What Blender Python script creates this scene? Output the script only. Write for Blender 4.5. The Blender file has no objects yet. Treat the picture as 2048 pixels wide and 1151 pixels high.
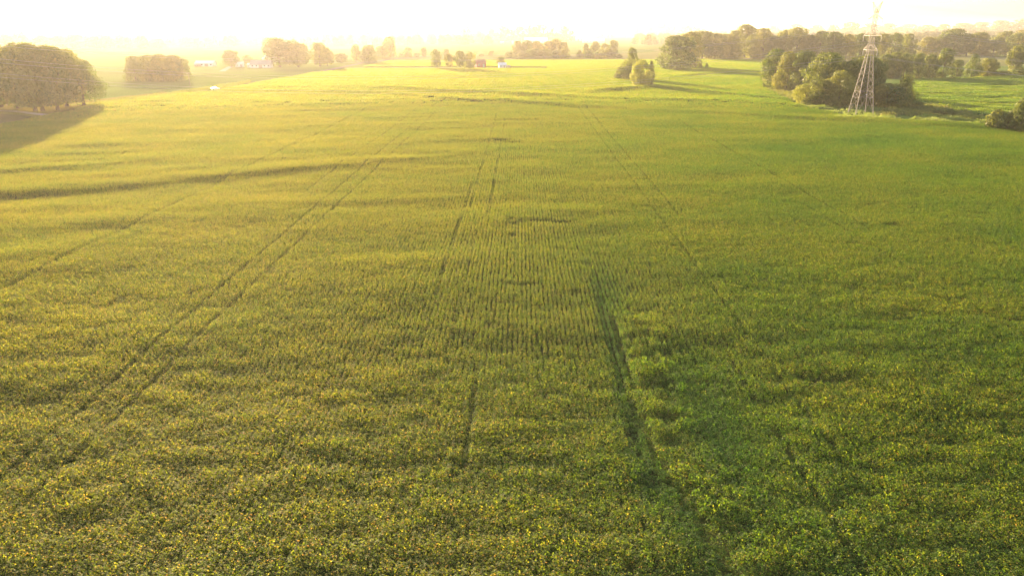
import bpy, math, random
import numpy as np
from mathutils import Vector, Matrix

# ------------------------------------------------------------------ camera, sky, sun, exposure
scene = bpy.context.scene
COL = scene.collection
W, H, F = 2048, 1151, 1450.0          # the photograph's pixels and focal length in pixels
PITCH, CAM_H = math.radians(19.5), 30.0
cam_d = bpy.data.cameras.new('camera')
cam = bpy.data.objects.new('camera', cam_d); COL.objects.link(cam)
cam.location = (0, 0, CAM_H); cam.rotation_euler = (math.radians(90) - PITCH, 0, 0)
cam_d.sensor_fit = 'HORIZONTAL'; cam_d.sensor_width = 36.0; cam_d.lens = 36.0 * F / W
cam_d.clip_start = 0.5; cam_d.clip_end = 60000
scene.camera = cam

SUN_AZ, SUN_EL = math.radians(-24.0), math.radians(11.0)
world = bpy.data.worlds.new('World'); scene.world = world; world.use_nodes = True
nt = world.node_tree; nt.nodes.clear()
sky = nt.nodes.new('ShaderNodeTexSky'); sky.sky_type = 'NISHITA'; sky.sun_disc = False
sky.sun_elevation = SUN_EL; sky.sun_rotation = SUN_AZ
sky.air_density = 1.0; sky.dust_density = 2.5; sky.ozone_density = 1.0; sky.altitude = 100
tint = nt.nodes.new('ShaderNodeMixRGB'); tint.blend_type = 'MULTIPLY'; tint.inputs[0].default_value = 1.0
tint.inputs[2].default_value = (1.0, 0.96, 0.97, 1)
bg = nt.nodes.new('ShaderNodeBackground'); bg.inputs['Strength'].default_value = 0.085
wo = nt.nodes.new('ShaderNodeOutputWorld')
nt.links.new(sky.outputs[0], tint.inputs[1]); nt.links.new(tint.outputs[0], bg.inputs['Color']); nt.links.new(bg.outputs[0], wo.inputs['Surface'])

sun_d = bpy.data.lights.new('sun', 'SUN'); sun_d.energy = 4.5; sun_d.angle = math.radians(0.5); sun_d.color = (1.0, 0.715, 0.40)
sun = bpy.data.objects.new('sun', sun_d); COL.objects.link(sun)
SUNV = Vector((math.sin(SUN_AZ) * math.cos(SUN_EL), math.cos(SUN_AZ) * math.cos(SUN_EL), math.sin(SUN_EL)))
sun.rotation_euler = SUNV.to_track_quat('Z', 'Y').to_euler(); sun.location = (0, 0, 120)

vs = scene.view_settings
vs.view_transform = 'Standard'; vs.look = 'None'; vs.gamma = 1.0; vs.exposure = 2.7; vs.use_curve_mapping = False
cy = scene.cycles
cy.max_bounces = 8; cy.diffuse_bounces = 3; cy.transmission_bounces = 4; cy.volume_bounces = 1; cy.glossy_bounces = 2
cy.transparent_max_bounces = 8; cy.use_denoising = True; cy.denoiser = 'OPENIMAGEDENOISE'; cy.denoising_input_passes = 'RGB_ALBEDO_NORMAL'; cy.denoising_prefilter = 'ACCURATE'; cy.sample_clamp_indirect = 6.0
HAZE_DENSITY, HAZE_G = 0.78e-4, 0.55

rnd = random.Random(7)
rng = np.random.default_rng(11)

# ------------------------------------------------------------------ terrain
def _hash(i, j, s):
    n = (i.astype(np.int64) * 374761393 + j.astype(np.int64) * 668265263 + s * 1442695041) & 0x7fffffff
    n = (n ^ (n >> 13)) * 1274126177 & 0x7fffffff
    n = (n ^ (n >> 16)) & 0x7fffffff
    return n / float(0x7fffffff)
def noise(x, y, s=0):                                  # value noise, -1..1
    x = np.asarray(x, float); y = np.asarray(y, float)
    i = np.floor(x); j = np.floor(y); fx = x - i; fy = y - j
    fx = fx * fx * (3 - 2 * fx); fy = fy * fy * (3 - 2 * fy)
    a = _hash(i, j, s); b = _hash(i + 1, j, s); c = _hash(i, j + 1, s); d = _hash(i + 1, j + 1, s)
    return 2 * (a + (b - a) * fx + (c - a) * fy + (a - b - c + d) * fx * fy) - 1
def fbm(x, y, s=0, o=3):
    t = 0; a = 1.0; n = 0
    for k in range(o):
        t = t + a * noise(x * 2 ** k + 17.3 * k, y * 2 ** k - 9.1 * k, s + k); n += a; a *= 0.5
    return t / n
def sm(a, b, x):
    t = np.clip((np.asarray(x, float) - a) / (b - a), 0, 1); return t * t * (3 - 2 * t)

CP, SP = math.cos(PITCH), math.sin(PITCH)
def ray(px, py):
    dx, up = px - W / 2, H / 2 - py
    return dx, F * CP + up * SP, -F * SP + up * CP
def flat(px, py):
    d = ray(px, py); t = CAM_H / -d[2]; return d[0] * t, d[1] * t

BERMS = []                                             # farm terraces: crest lines y(x) with heights
def berm(pts, wn, wf, dip=0.25):
    g = sorted((*flat(p[0], p[1]), p[2] * (.46 if p[1] < 265 else .9)) for p in pts)
    BERMS.append((np.array([q[0] for q in g]), np.array([q[1] for q in g]), np.array([q[2] for q in g]), wn, wf, dip))
berm([(-700, 396, .6), (0, 388, .82), (200, 378, .66), (400, 362, .5), (560, 348, .42), (700, 336, .32), (850, 318, .22), (1000, 302, .1), (1120, 290, 0.0)], 2.8, 11)
berm([(380, 184, 0), (500, 184, .7), (640, 184, .8), (780, 187, .9), (860, 196, 1.0), (930, 203, 1.5), (1020, 207, 1.5), (1200, 217, 1.0), (1400, 226, 1.0), (1600, 238, .9), (1800, 247, .8), (2048, 262, .7), (2500, 285, .6)], 4.5, 10)
berm([(440, 178, 0), (560, 177, .7), (700, 176, .9), (800, 178, .9), (900, 184, .9), (1040, 191, 1.1), (1250, 200, 1.1), (1500, 206, .9), (1600, 214, .2)], 5.5, 12)
berm([(1150, 187, 0), (1180, 185, 1.3), (1240, 180, 1.5), (1290, 176, 1.0), (1330, 176, .2)], 7, 10)
berm([(1330, 178, .3), (1380, 180, 1.0), (1450, 189, 1.3), (1560, 200, 1.0), (1590, 206, 0)], 5, 10)
berm([(1310, 162, .3), (1350, 155, 1.2), (1420, 148, 1.2), (1500, 146, .5)], 7, 12)
berm([(1560, 214, 0), (1600, 216, 1.0), (1660, 220, 1.0), (1690, 224, .0)], 4, 7)
berm([(700, 291, 0), (800, 287, .2), (900, 282, .25), (1000, 279, .25), (1060, 284, .0)], 2.6, 6)
berm([(-300, 470, .3), (0, 462, .28), (150, 456, .3), (300, 442, .2), (450, 426, 0)], 2.6, 6)
berm([(-300, 528, .35), (0, 520, .5), (140, 508, .4), (260, 488, 0)], 2.4, 5)
berm([(-300, 352, .3), (0, 346, .5), (120, 338, .5), (260, 326, .3), (400, 312, .0)], 2.6, 7)

def terr(x, y):
    x = np.asarray(x, float); y = np.asarray(y, float)
    r = np.hypot(x, y)
    z = 34 * sm(500, 3200, x) * sm(1300, 3600, y) + 6 * sm(300, 1500, x) * sm(700, 1800, y)
    z = z + 1.6 * fbm(x / 260, y / 260, 3, 2) * sm(500, 1400, r) * (1 - sm(9000, 12000, r))
    near = 1 - sm(350, 900, r)
    xr = x * 0.985 + y * 0.17; yr = y * 0.985 - x * 0.17
    und = 0.27 * noise(xr / 24, yr / 8.5, 5) + 0.20 * noise(xr / 11, yr / 5.0, 6) + 0.5 * noise(x / 60, y / 46, 8)
    side = 0.55 + 0.45 * (1 - sm(-20, 60, x))
    z = z + und * near * side * 0.75 * sm(20, 60, r)
    for bx, by, bh, wn, wf, dip in BERMS:
        h = np.interp(x, bx, bh, left=bh[0] * 0, right=0)
        yc = np.interp(x, bx, by) + 2.2 * noise(x / 14, x * 0 + by[0], 21)
        d = y - yc
        p = np.where(d > 0, np.exp(-(d / wf) ** 2), np.exp(-(d / wn) ** 2)) - dip * np.exp(-((d + 2.3 * wn) / (1.2 * wn)) ** 2)
        z = z + h * p * (1 + .45 * noise(x / 26, x * 0 + by[0] * .37, 23))
    return z
def ground(px, py):                                    # where a line of sight meets the ground
    d = ray(px, py); z = 0.0
    for _ in range(12):
        t = (CAM_H - z) / -d[2]; z = 0.5 * z + 0.5 * float(terr(d[0] * t, d[1] * t))
    t = (CAM_H - z) / -d[2]; return Vector((d[0] * t, d[1] * t, float(terr(d[0] * t, d[1] * t))))
def depth(p):
    return p.y * CP - (p.z - CAM_H) * SP
def px_m(p): return F / depth(p)                       # photograph pixels per metre there
def height_to(p, py):                                  # height above p whose image lies at row py
    up = H / 2 - py
    # (y*SP + (z-CAM_H)*CP) / (y*CP - (z-CAM_H)*SP) = up/F
    k = up / F; zz = p.y * (k * CP - SP) / (CP + k * SP); return zz + CAM_H - p.z

def inside(x, y, poly):
    x = np.asarray(x); y = np.asarray(y); r = np.zeros(x.shape, bool); n = len(poly)
    for i in range(n):
        x1, y1 = poly[i]; x2, y2 = poly[(i + 1) % n]
        if y1 == y2: continue
        c = ((y1 > y) != (y2 > y)) & (x < (x2 - x1) * (y - y1) / (y2 - y1) + x1)
        r ^= c
    return r
FIELD = [flat(*p) for p in [(-900, 1500), (2950, 1500), (2950, 320), (2048, 264), (1960, 252), (1800, 243), (1690, 233), (1600, 215),
         (1566, 196), (1540, 183), (1528, 172), (1520, 158), (1525, 150), (1540, 146), (1560, 120), (1400, 119), (1240, 120.5), (960, 121), (780, 121.5), (742, 130), (704, 138),
         (620, 147), (540, 162), (440, 181), (330, 192), (200, 208), (120, 227), (60, 237), (0, 251), (-300, 292), (-900, 400)]]
BRIGHT = [flat(*p) for p in [(1828, 159), (1900, 158), (2048, 152), (2700, 148), (2700, 300), (2060, 240), (1990, 236), (1920, 224), (1850, 208), (1828, 196)]]

# ------------------------------------------------------------------ helpers: meshes, objects, materials
def tag(o, label=None, cat=None, group=None, kind=None):
    if label: o['label'] = label
    if cat: o['category'] = cat
    if group: o['group'] = group
    if kind: o['kind'] = kind
    return o
def mesh_from(name, v, f, mat=None, smooth=False):
    me = bpy.data.meshes.new(name); me.from_pydata([tuple(a) for a in v], [], f); me.update()
    if mat: me.materials.append(mat)
    if smooth: me.polygons.foreach_set('use_smooth', [True] * len(me.polygons))
    return me
def link(name, me, parent=None, loc=None):
    o = bpy.data.objects.new(name, me); COL.objects.link(o)
    if parent is not None: o.parent = parent
    if loc is not None: o.location = loc
    return o
def empty(name, loc, rz=0):
    o = bpy.data.objects.new(name, None); COL.objects.link(o); o.location = loc; o.rotation_euler.z = rz
    o.empty_display_size = 0.5; return o
class MB:
    def __init__(s): s.v = []; s.f = []
    def add(s, v, f):
        n = len(s.v); s.v += [tuple(a) for a in v]; s.f += [tuple(i + n for i in q) for q in f]; return s
    def box(s, c, d, rz=0):
        hx, hy, hz = d[0] / 2, d[1] / 2, d[2] / 2; R = Matrix.Rotation(rz, 3, 'Z')
        v = [R @ Vector((sx * hx, sy * hy, sz * hz)) + Vector(c) for sz in (-1, 1) for sx, sy in ((-1, -1), (1, -1), (1, 1), (-1, 1))]
        return s.add(v, [(3, 2, 1, 0), (4, 5, 6, 7), (0, 1, 5, 4), (1, 2, 6, 5), (2, 3, 7, 6), (3, 0, 4, 7)])
    def bar(s, a, b, w, w2=None, n=4):
        a, b = Vector(a), Vector(b); t = (b - a).normalized(); w2 = w if w2 is None else w2
        u = t.cross(Vector((0, 0, 1)) if abs(t.z) < .95 else Vector((1, 0, 0))).normalized(); q = t.cross(u)
        v = []
        for p, r in ((a, w / 2), (b, w2 / 2)):
            for k in range(n):
                an = 2 * math.pi * (k + .5) / n; v.append(p + (u * math.cos(an) + q * math.sin(an)) * r * (1.414 if n == 4 else 1))
        f = [(k, (k + 1) % n, n + (k + 1) % n, n + k) for k in range(n)] + [tuple(range(n - 1, -1, -1)), tuple(range(n, 2 * n))]
        return s.add(v, f)
    def tube(s, pts, rad, n=6):
        pts = [Vector(p) for p in pts]; v = []; m = len(pts)
        for i, p in enumerate(pts):
            t = (pts[min(i + 1, m - 1)] - pts[max(i - 1, 0)]).normalized()
            u = t.cross(Vector((0, 0, 1)) if abs(t.z) < .9 else Vector((1, 0, 0))).normalized(); q = t.cross(u)
            r = rad[i] if hasattr(rad, '__len__') else rad
            for k in range(n):
                an = 2 * math.pi * k / n; v.append(p + (u * math.cos(an) + q * math.sin(an)) * r)
        f = [(i * n + k, i * n + (k + 1) % n, (i + 1) * n + (k + 1) % n, (i + 1) * n + k) for i in range(m - 1) for k in range(n)]
        return s.add(v, f + [tuple(range(n - 1, -1, -1)), tuple(range((m - 1) * n, m * n))])
    def mesh(s, name, mat, smooth=False): return mesh_from(name, s.v, s.f, mat, smooth)
    def build(s, name, mat, parent=None, loc=None, smooth=False): return link(name, s.mesh(name, mat, smooth), parent, loc)

def new_mat(name):
    m = bpy.data.materials.new(name); m.use_nodes = True; m.node_tree.nodes.clear(); return m, m.node_tree
def N(t, kind, **kw):
    n = t.nodes.new(kind)
    for k, v in kw.items(): setattr(n, k, v)
    return n
def plain(name, col, rough=0.7, var=0.15, scale=2.0, metal=0.0, spec=0.3):
    m, t = new_mat(name)
    b = N(t, 'ShaderNodeBsdfPrincipled'); o = N(t, 'ShaderNodeOutputMaterial')
    tc = N(t, 'ShaderNodeTexCoord'); nz = N(t, 'ShaderNodeTexNoise'); nz.inputs['Scale'].default_value = scale; nz.inputs['Detail'].default_value = 5
    mx = N(t, 'ShaderNodeMixRGB'); mx.inputs[1].default_value = (*[c * (1 - var) for c in col], 1); mx.inputs[2].default_value = (*[min(1, c * (1 + var)) for c in col], 1)
    t.links.new(tc.outputs['Object'], nz.inputs['Vector']); t.links.new(nz.outputs['Fac'], mx.inputs[0]); t.links.new(mx.outputs[0], b.inputs['Base Color'])
    b.inputs['Roughness'].default_value = rough; b.inputs['Metallic'].default_value = metal; b.inputs['Specular IOR Level'].default_value = spec
    t.links.new(b.outputs[0], o.inputs['Surface']); return m
def leaf_mat(name, dark, light, trans, tf=0.5, gloss=0.06, rough=0.4, inst=True, flare_tan=None, objvar=False):
    """leaf: diffuse + light passing through + a waxy sheen; per-leaf and per-plant colour variation"""
    m, t = new_mat(name); L = t.links.new
    lr = N(t, 'ShaderNodeAttribute', attribute_name='leafrand')
    mx = N(t, 'ShaderNodeMixRGB'); mx.inputs[1].default_value = (*dark, 1); mx.inputs[2].default_value = (*light, 1)
    L(lr.outputs['Fac'], mx.inputs[0]); col = mx.outputs[0]
    tr = N(t, 'ShaderNodeMixRGB', blend_type='MULTIPLY'); tr.inputs[0].default_value = 1.0
    sc = [trans[i] / max(1e-4, (dark[i] + light[i]) / 2) for i in range(3)]
    if inst or objvar:
        if inst:
            at = N(t, 'ShaderNodeAttribute', attribute_name='tint', attribute_type='INSTANCER'); fac = at.outputs['Fac']
        else:
            oi = N(t, 'ShaderNodeObjectInfo'); fac = oi.outputs['Random']
        hs = N(t, 'ShaderNodeHueSaturation')
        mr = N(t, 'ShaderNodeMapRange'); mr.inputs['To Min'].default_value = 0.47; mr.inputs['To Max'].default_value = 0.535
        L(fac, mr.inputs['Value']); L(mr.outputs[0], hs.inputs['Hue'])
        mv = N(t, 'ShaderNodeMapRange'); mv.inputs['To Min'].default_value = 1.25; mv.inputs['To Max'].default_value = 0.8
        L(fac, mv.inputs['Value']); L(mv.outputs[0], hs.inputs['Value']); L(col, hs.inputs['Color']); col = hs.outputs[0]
    if flare_tan:
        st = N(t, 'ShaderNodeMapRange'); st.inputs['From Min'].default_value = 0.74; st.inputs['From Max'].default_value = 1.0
        L(lr.outputs['Fac'], st.inputs['Value']); dm = N(t, 'ShaderNodeMixRGB'); dm.inputs[2].default_value = (*flare_tan, 1)
        wt = N(t, 'ShaderNodeMapRange'); wt.inputs['From Min'].default_value = .25; wt.inputs['From Max'].default_value = .75; wt.inputs['To Min'].default_value = .9; wt.inputs['To Max'].default_value = .05  # low tint mixes in more tan, the flare tone put into the leaves
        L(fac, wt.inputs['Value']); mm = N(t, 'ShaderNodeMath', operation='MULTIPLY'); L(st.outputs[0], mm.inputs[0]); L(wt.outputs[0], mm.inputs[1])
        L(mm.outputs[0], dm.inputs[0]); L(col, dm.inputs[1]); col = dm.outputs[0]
    L(col, tr.inputs[1]); tr.inputs[2].default_value = (*sc, 1)
    df = N(t, 'ShaderNodeBsdfDiffuse'); ts = N(t, 'ShaderNodeBsdfTranslucent'); gl = N(t, 'ShaderNodeBsdfGlossy'); gl.inputs['Roughness'].default_value = rough
    gl.inputs['Color'].default_value = (0.9, 0.9, 0.9, 1)
    L(col, df.inputs['Color']); L(tr.outputs[0], ts.inputs['Color'])
    m1 = N(t, 'ShaderNodeMixShader'); m1.inputs[0].default_value = tf; L(df.outputs[0], m1.inputs[1]); L(ts.outputs[0], m1.inputs[2])
    m2 = N(t, 'ShaderNodeMixShader'); m2.inputs[0].default_value = gloss; L(m1.outputs[0], m2.inputs[1]); L(gl.outputs[0], m2.inputs[2])
    o = N(t, 'ShaderNodeOutputMaterial'); L(m2.outputs[0], o.inputs['Surface']); return m

M_CROP = leaf_mat('soybean_leaf', (.034, .074, .002), (.074, .130, .004), (.225, .315, .005), 0.55, 0.020, 0.6, True, flare_tan=(.20, .135, .045))  # tan leaf colour carries the sun flare painted into the left crop
M_GREEN = leaf_mat('bright_crop_leaf', (.050, .098, .004), (.092, .150, .007), (.18, .28, .008), 0.5, 0.04, 0.45, True)
M_GRASS = leaf_mat('tall_grass_blade', (.060, .110, .014), (.11, .17, .022), (.21, .29, .03), 0.5, 0.04, 0.45, True)
M_WEED = leaf_mat('weed_leaf', (.055, .090, .014), (.115, .135, .026), (.22, .25, .03), 0.48, 0.03, 0.5, True)
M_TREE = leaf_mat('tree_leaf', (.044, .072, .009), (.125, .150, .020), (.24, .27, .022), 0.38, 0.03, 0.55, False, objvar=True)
M_PALE = leaf_mat('sunlit_tree_leaf', (.11, .145, .016), (.19, .225, .030), (.40, .42, .04), 0.45, 0.03, 0.5, False)  # lighter leaf copy, with the sunlight on these trees put into its colour
M_BARK = plain('bark', (.095, .070, .050), .9, .35, 3.0)
M_STEEL = plain('galvanised_steel', (.17, .155, .145), .65, .15, 1.5, 0.0)
M_WIRE = plain('aluminium_wire', (.34, .32, .30), .6, .1, 1.0, .2)
M_GLASSY = plain('insulator_glass', (.55, .53, .46), .3, .1, 4.0)
M_WHITE = plain('white_paint', (.56, .55, .53), .6, .06, .6)
M_ROOFW = plain('white_metal_roof', (.62, .61, .60), .6, .06, .4, .0, .15)
M_ROOFG = plain('grey_shingle', (.26, .24, .23), .8, .2, 1.5)
M_RED = plain('red_barn_paint', (.30, .085, .06), .7, .2, 1.2)
M_WINDOW = plain('window_glass', (.05, .055, .06), .1, .1, 1.0)
M_DOOR = plain('door_paint', (.30, .24, .20), .6, .1, 1.0)
M_RUBBER = plain('rubber', (.03, .03, .03), .8, .1, 5.0)
M_WOOD = plain('weathered_wood', (.20, .15, .11), .85, .25, 4.0)
M_GRAVEL = plain('gravel', (.22, .19, .165), 1.0, .2, 6.0, 0.0, 0.0)
M_ROAD = plain('road_surface', (.12, .108, .095), 1.0, .2, 4.0, 0.0, 0.0)
M_STRAW = plain('mown_straw_grass', (.26, .22, .08), 1.0, .3, 2.0, 0.0, 0.0)

# ------------------------------------------------------------------ ground
def ground_mat():
    m, t = new_mat('ground_cover'); L = t.links.new
    at = N(t, 'ShaderNodeAttribute', attribute_name='cover')
    geo = N(t, 'ShaderNodeNewGeometry')
    n1 = N(t, 'ShaderNodeTexNoise'); n1.inputs['Scale'].default_value = 0.9; n1.inputs['Detail'].default_value = 8
    n2 = N(t, 'ShaderNodeTexNoise'); n2.inputs['Scale'].default_value = 0.02; n2.inputs['Detail'].default_value = 4
    L(geo.outputs['Position'], n1.inputs['Vector']); L(geo.outputs['Position'], n2.inputs['Vector'])
    r1 = N(t, 'ShaderNodeMapRange'); r1.inputs['To Min'].default_value = .55; r1.inputs['To Max'].default_value = 1.45; L(n1.outputs['Fac'], r1.inputs['Value'])
    r2 = N(t, 'ShaderNodeMapRange'); r2.inputs['To Min'].default_value = .7; r2.inputs['To Max'].default_value = 1.3; L(n2.outputs['Fac'], r2.inputs['Value'])
    mu = N(t, 'ShaderNodeMath', operation='MULTIPLY'); L(r1.outputs[0], mu.inputs[0]); L(r2.outputs[0], mu.inputs[1])
    vm = N(t, 'ShaderNodeVectorMath', operation='SCALE'); L(at.outputs['Color'], vm.inputs[0]); L(mu.outputs[0], vm.inputs['Scale'])
    b = N(t, 'ShaderNodeBsdfDiffuse'); L(vm.outputs[0], b.inputs['Color'])
    bp = N(t, 'ShaderNodeBump'); bp.inputs['Strength'].default_value = .6; bp.inputs['Distance'].default_value = .25; L(n1.outputs['Fac'], bp.inputs['Height']); L(bp.outputs[0], b.inputs['Normal'])
    o = N(t, 'ShaderNodeOutputMaterial'); L(b.outputs[0], o.inputs['Surface']); return m
rs = [4.0]
while rs[-1] < 12000:
    r = rs[-1]; rs.append(r + max(0.9, min(0.0042 * r, 1e9) if r < 900 else 0.0042 * r * (r / 900) ** .8))
rs = np.array(rs); az = np.radians(np.linspace(-62, 62, 460))
RR, AA = np.meshgrid(rs, az, indexing='ij'); GX = RR * np.sin(AA); GY = RR * np.cos(AA) - 3; GZ = terr(GX, GY)
nr, na = RR.shape
V = np.stack([GX, GY, GZ], -1).reshape(-1, 3)
ii = np.arange(nr * na).reshape(nr, na)
Q = np.stack([ii[:-1, :-1], ii[:-1, 1:], ii[1:, 1:], ii[1:, :-1]], -1).reshape(-1, 4)[:, ::-1]
def np_mesh(name, v, q, mat):
    me = bpy.data.meshes.new(name); k = q.shape[1]
    me.vertices.add(len(v)); me.vertices.foreach_set('co', np.ascontiguousarray(v, dtype=np.float32).ravel())
    me.loops.add(q.size); me.loops.foreach_set('vertex_index', np.ascontiguousarray(q, dtype=np.int32).ravel())
    me.polygons.add(len(q)); me.polygons.foreach_set('loop_start', np.arange(0, q.size, k, dtype=np.int32))
    me.update(calc_edges=True); me.materials.append(mat); return me
gm = np_mesh('ground', V, Q, ground_mat()); gm.polygons.foreach_set('use_smooth', [True] * len(gm.polygons))
x, y = V[:, 0], V[:, 1]; r = np.hypot(x, y)
cover = np.empty((len(V), 4)); cover[:, 3] = 1
meadow = np.array((.085, .125, .030)); cover[:, :3] = meadow
patch = noise(x / 420, y / 300, 31); cover[patch > .35, :3] = (.13, .135, .05); cover[patch < -.35, :3] = (.06, .115, .03)
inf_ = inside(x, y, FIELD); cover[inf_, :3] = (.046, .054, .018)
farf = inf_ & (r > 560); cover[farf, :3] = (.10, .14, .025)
cover[inside(x, y, BRIGHT), :3] = (.045, .10, .015)
lawn = [flat(*p) for p in [(-500, 300), (-300, 292), (0, 251), (60, 237), (120, 227), (200, 208), (330, 192), (330, 184), (200, 198), (0, 203), (-500, 215)]]
cover[inside(x, y, lawn), :3] = (.15, .135, .035)
plot_ = [flat(*p) for p in [(-300, 292), (0, 250), (70, 233), (40, 228), (0, 226), (-300, 240)]]
cover[inside(x, y, plot_), :3] = (.10, .085, .035)
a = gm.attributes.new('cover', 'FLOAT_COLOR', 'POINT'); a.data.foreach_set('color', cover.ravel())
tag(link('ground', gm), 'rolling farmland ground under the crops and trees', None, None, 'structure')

def strip(name, pts, w, mat, label, lift=.05, step=4.0):
    P = [ground(*p) for p in pts]; L = [P[0]]
    for a_, b_ in zip(P[:-1], P[1:]):
        n = max(1, int((b_ - a_).length / step)); L += [a_.lerp(b_, (k + 1) / n) for k in range(n)]
    v = []; f = []
    for i, p in enumerate(L):
        t_ = (L[min(i + 1, len(L) - 1)] - L[max(i - 1, 0)]); t_.z = 0; t_.normalize(); s_ = Vector((t_.y, -t_.x, 0))
        ww = w * (1 + .12 * math.sin(i * 1.7) * math.sin(i * .6))
        for k in (-.5, -.17, .17, .5):
            q = p + s_ * ww * k; q.z = float(terr(q.x, q.y)) + lift; v.append(q)
        if i: f += [((i - 1) * 4 + k, i * 4 + k, i * 4 + k + 1, (i - 1) * 4 + k + 1) for k in range(3)]
    return tag(link(name, mesh_from(name, v, f, mat)), label, None, None, 'structure')
strip('road', [(300, 195), (350, 190), (405, 183.6), (450, 176), (520, 163), (581, 154), (607, 150), (668, 138), (730, 125), (800, 117), (870, 112)], 6, M_ROAD, 'pale country road running behind the far left field edge')
strip('driveway', [(-120, 221), (-40, 221), (20, 222), (50, 225), (75, 228), (100, 231)], 3.4, M_GRAVEL, 'pale gravel driveway curving under the big left trees')
strip('house_drive', [(444, 143), (452, 138), (462, 133)], 5, M_GRAVEL, 'short pale drive leading to the hazy farm houses')
strip('grass_track', [(690, 137), (780, 136), (880, 135.4), (960, 136.2), (1040, 136.2), (1091, 136.8)], 13, M_STRAW, 'bright mown strip along the far field edge', .07)
strip('far_lane', [(1090, 78), (1150, 79), (1230, 79.5), (1330, 80), (1500, 82)], 14, M_GRAVEL, 'pale lane beyond the far fields', .3, 30)
strip('bend_lane', [(1022, 80), (1026, 84), (1030, 90), (1031, 98)], 10, M_GRAVEL, 'pale lane bending down past the far trees', .3, 20)

# ------------------------------------------------------------------ leaf cards and scattered ground cover
def leaf_quads(c, n, up, size, asp=0.62, rs_=rng):
    """diamond leaflets at c (k,3), facing n, long axis along 'up' projected; returns verts and quads"""
    k = len(c); n = n / np.linalg.norm(n, axis=1)[:, None]
    t = up - n * (up * n).sum(1)[:, None]; ln = np.linalg.norm(t, axis=1); bad = ln < 1e-3
    t[bad] = np.cross(n[bad], [0.3, 0.9, 0.2]); t = t / np.linalg.norm(t, axis=1)[:, None]
    b = np.cross(n, t); s = np.broadcast_to(np.asarray(size, float), (k,))[:, None]
    v = np.stack([c - t * s * .5, c + b * s * asp * .5 - n * s * .06, c + t * s * .5, c - b * s * asp * .5 - n * s * .06], 1).reshape(-1, 3)
    return v, np.arange(4 * k).reshape(k, 4)
def leaf_mesh(name, c, n, up, size, mat, lr, asp=.62):
    v, q = leaf_quads(c, n, up, size, asp); me = np_mesh(name, v, q, mat)
    at = me.attributes.new('leafrand', 'FLOAT', 'FACE'); at.data.foreach_set('value', np.asarray(lr, np.float32)); return me
def rand_dir(k, tilt):                                  # mostly-up normals tilted up to tilt radians
    a = rng.uniform(0, 2 * math.pi, k); p = np.abs(rng.normal(0, tilt, k)).clip(0, 1.5)
    return np.stack([np.sin(p) * np.cos(a), np.sin(p) * np.sin(a), np.cos(p)], 1)
def scatter(name, protos, P, rot, scl, var, tintv, label, parent=None):
    """one 'stuff' object: points carrying plants (geometry nodes)"""
    pc = bpy.data.collections.new(name + '_plants')
    for me in protos:
        o = bpy.data.objects.new(me.name, me); pc.objects.link(o)
    me = bpy.data.meshes.new(name); me.vertices.add(len(P)); me.vertices.foreach_set('co', np.ascontiguousarray(P, np.float32).ravel()); me.update()
    for nm, ty, dat, key in (('rot', 'FLOAT_VECTOR', rot, 'vector'), ('scl', 'FLOAT_VECTOR', scl, 'vector'), ('var', 'INT', var, 'value'), ('tint', 'FLOAT', tintv, 'value')):
        a_ = me.attributes.new(nm, ty, 'POINT'); a_.data.foreach_set(key, np.ascontiguousarray(dat, np.int32 if ty == 'INT' else np.float32).ravel())
    o = link(name, me); g = bpy.data.node_groups.new(name + '_scatter', 'GeometryNodeTree')
    g.interface.new_socket('Geometry', in_out='INPUT', socket_type='NodeSocketGeometry'); g.interface.new_socket('Geometry', in_out='OUTPUT', socket_type='NodeSocketGeometry')
    gi = N(g, 'NodeGroupInput'); go = N(g, 'NodeGroupOutput'); ip = N(g, 'GeometryNodeInstanceOnPoints'); ci = N(g, 'GeometryNodeCollectionInfo')
    ci.inputs['Collection'].default_value = pc; ci.inputs['Separate Children'].default_value = True; ci.inputs['Reset Children'].default_value = True
    def na_(nm, ty):
        n = N(g, 'GeometryNodeInputNamedAttribute', data_type=ty); n.inputs['Name'].default_value = nm
        return next(s for s in n.outputs if s.enabled and s.name == 'Attribute')
    L = g.links.new
    L(gi.outputs[0], ip.inputs['Points']); L(ci.outputs[0], ip.inputs['Instance']); ip.inputs['Pick Instance'].default_value = True
    L(na_('var', 'INT'), ip.inputs['Instance Index']); L(na_('rot', 'FLOAT_VECTOR'), ip.inputs['Rotation']); L(na_('scl', 'FLOAT_VECTOR'), ip.inputs['Scale'])
    L(ip.outputs[0], go.inputs[0])
    mod = o.modifiers.new('scatter', 'NODES'); mod.node_group = g
    return tag(o, label, None, None, 'stuff')

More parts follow.
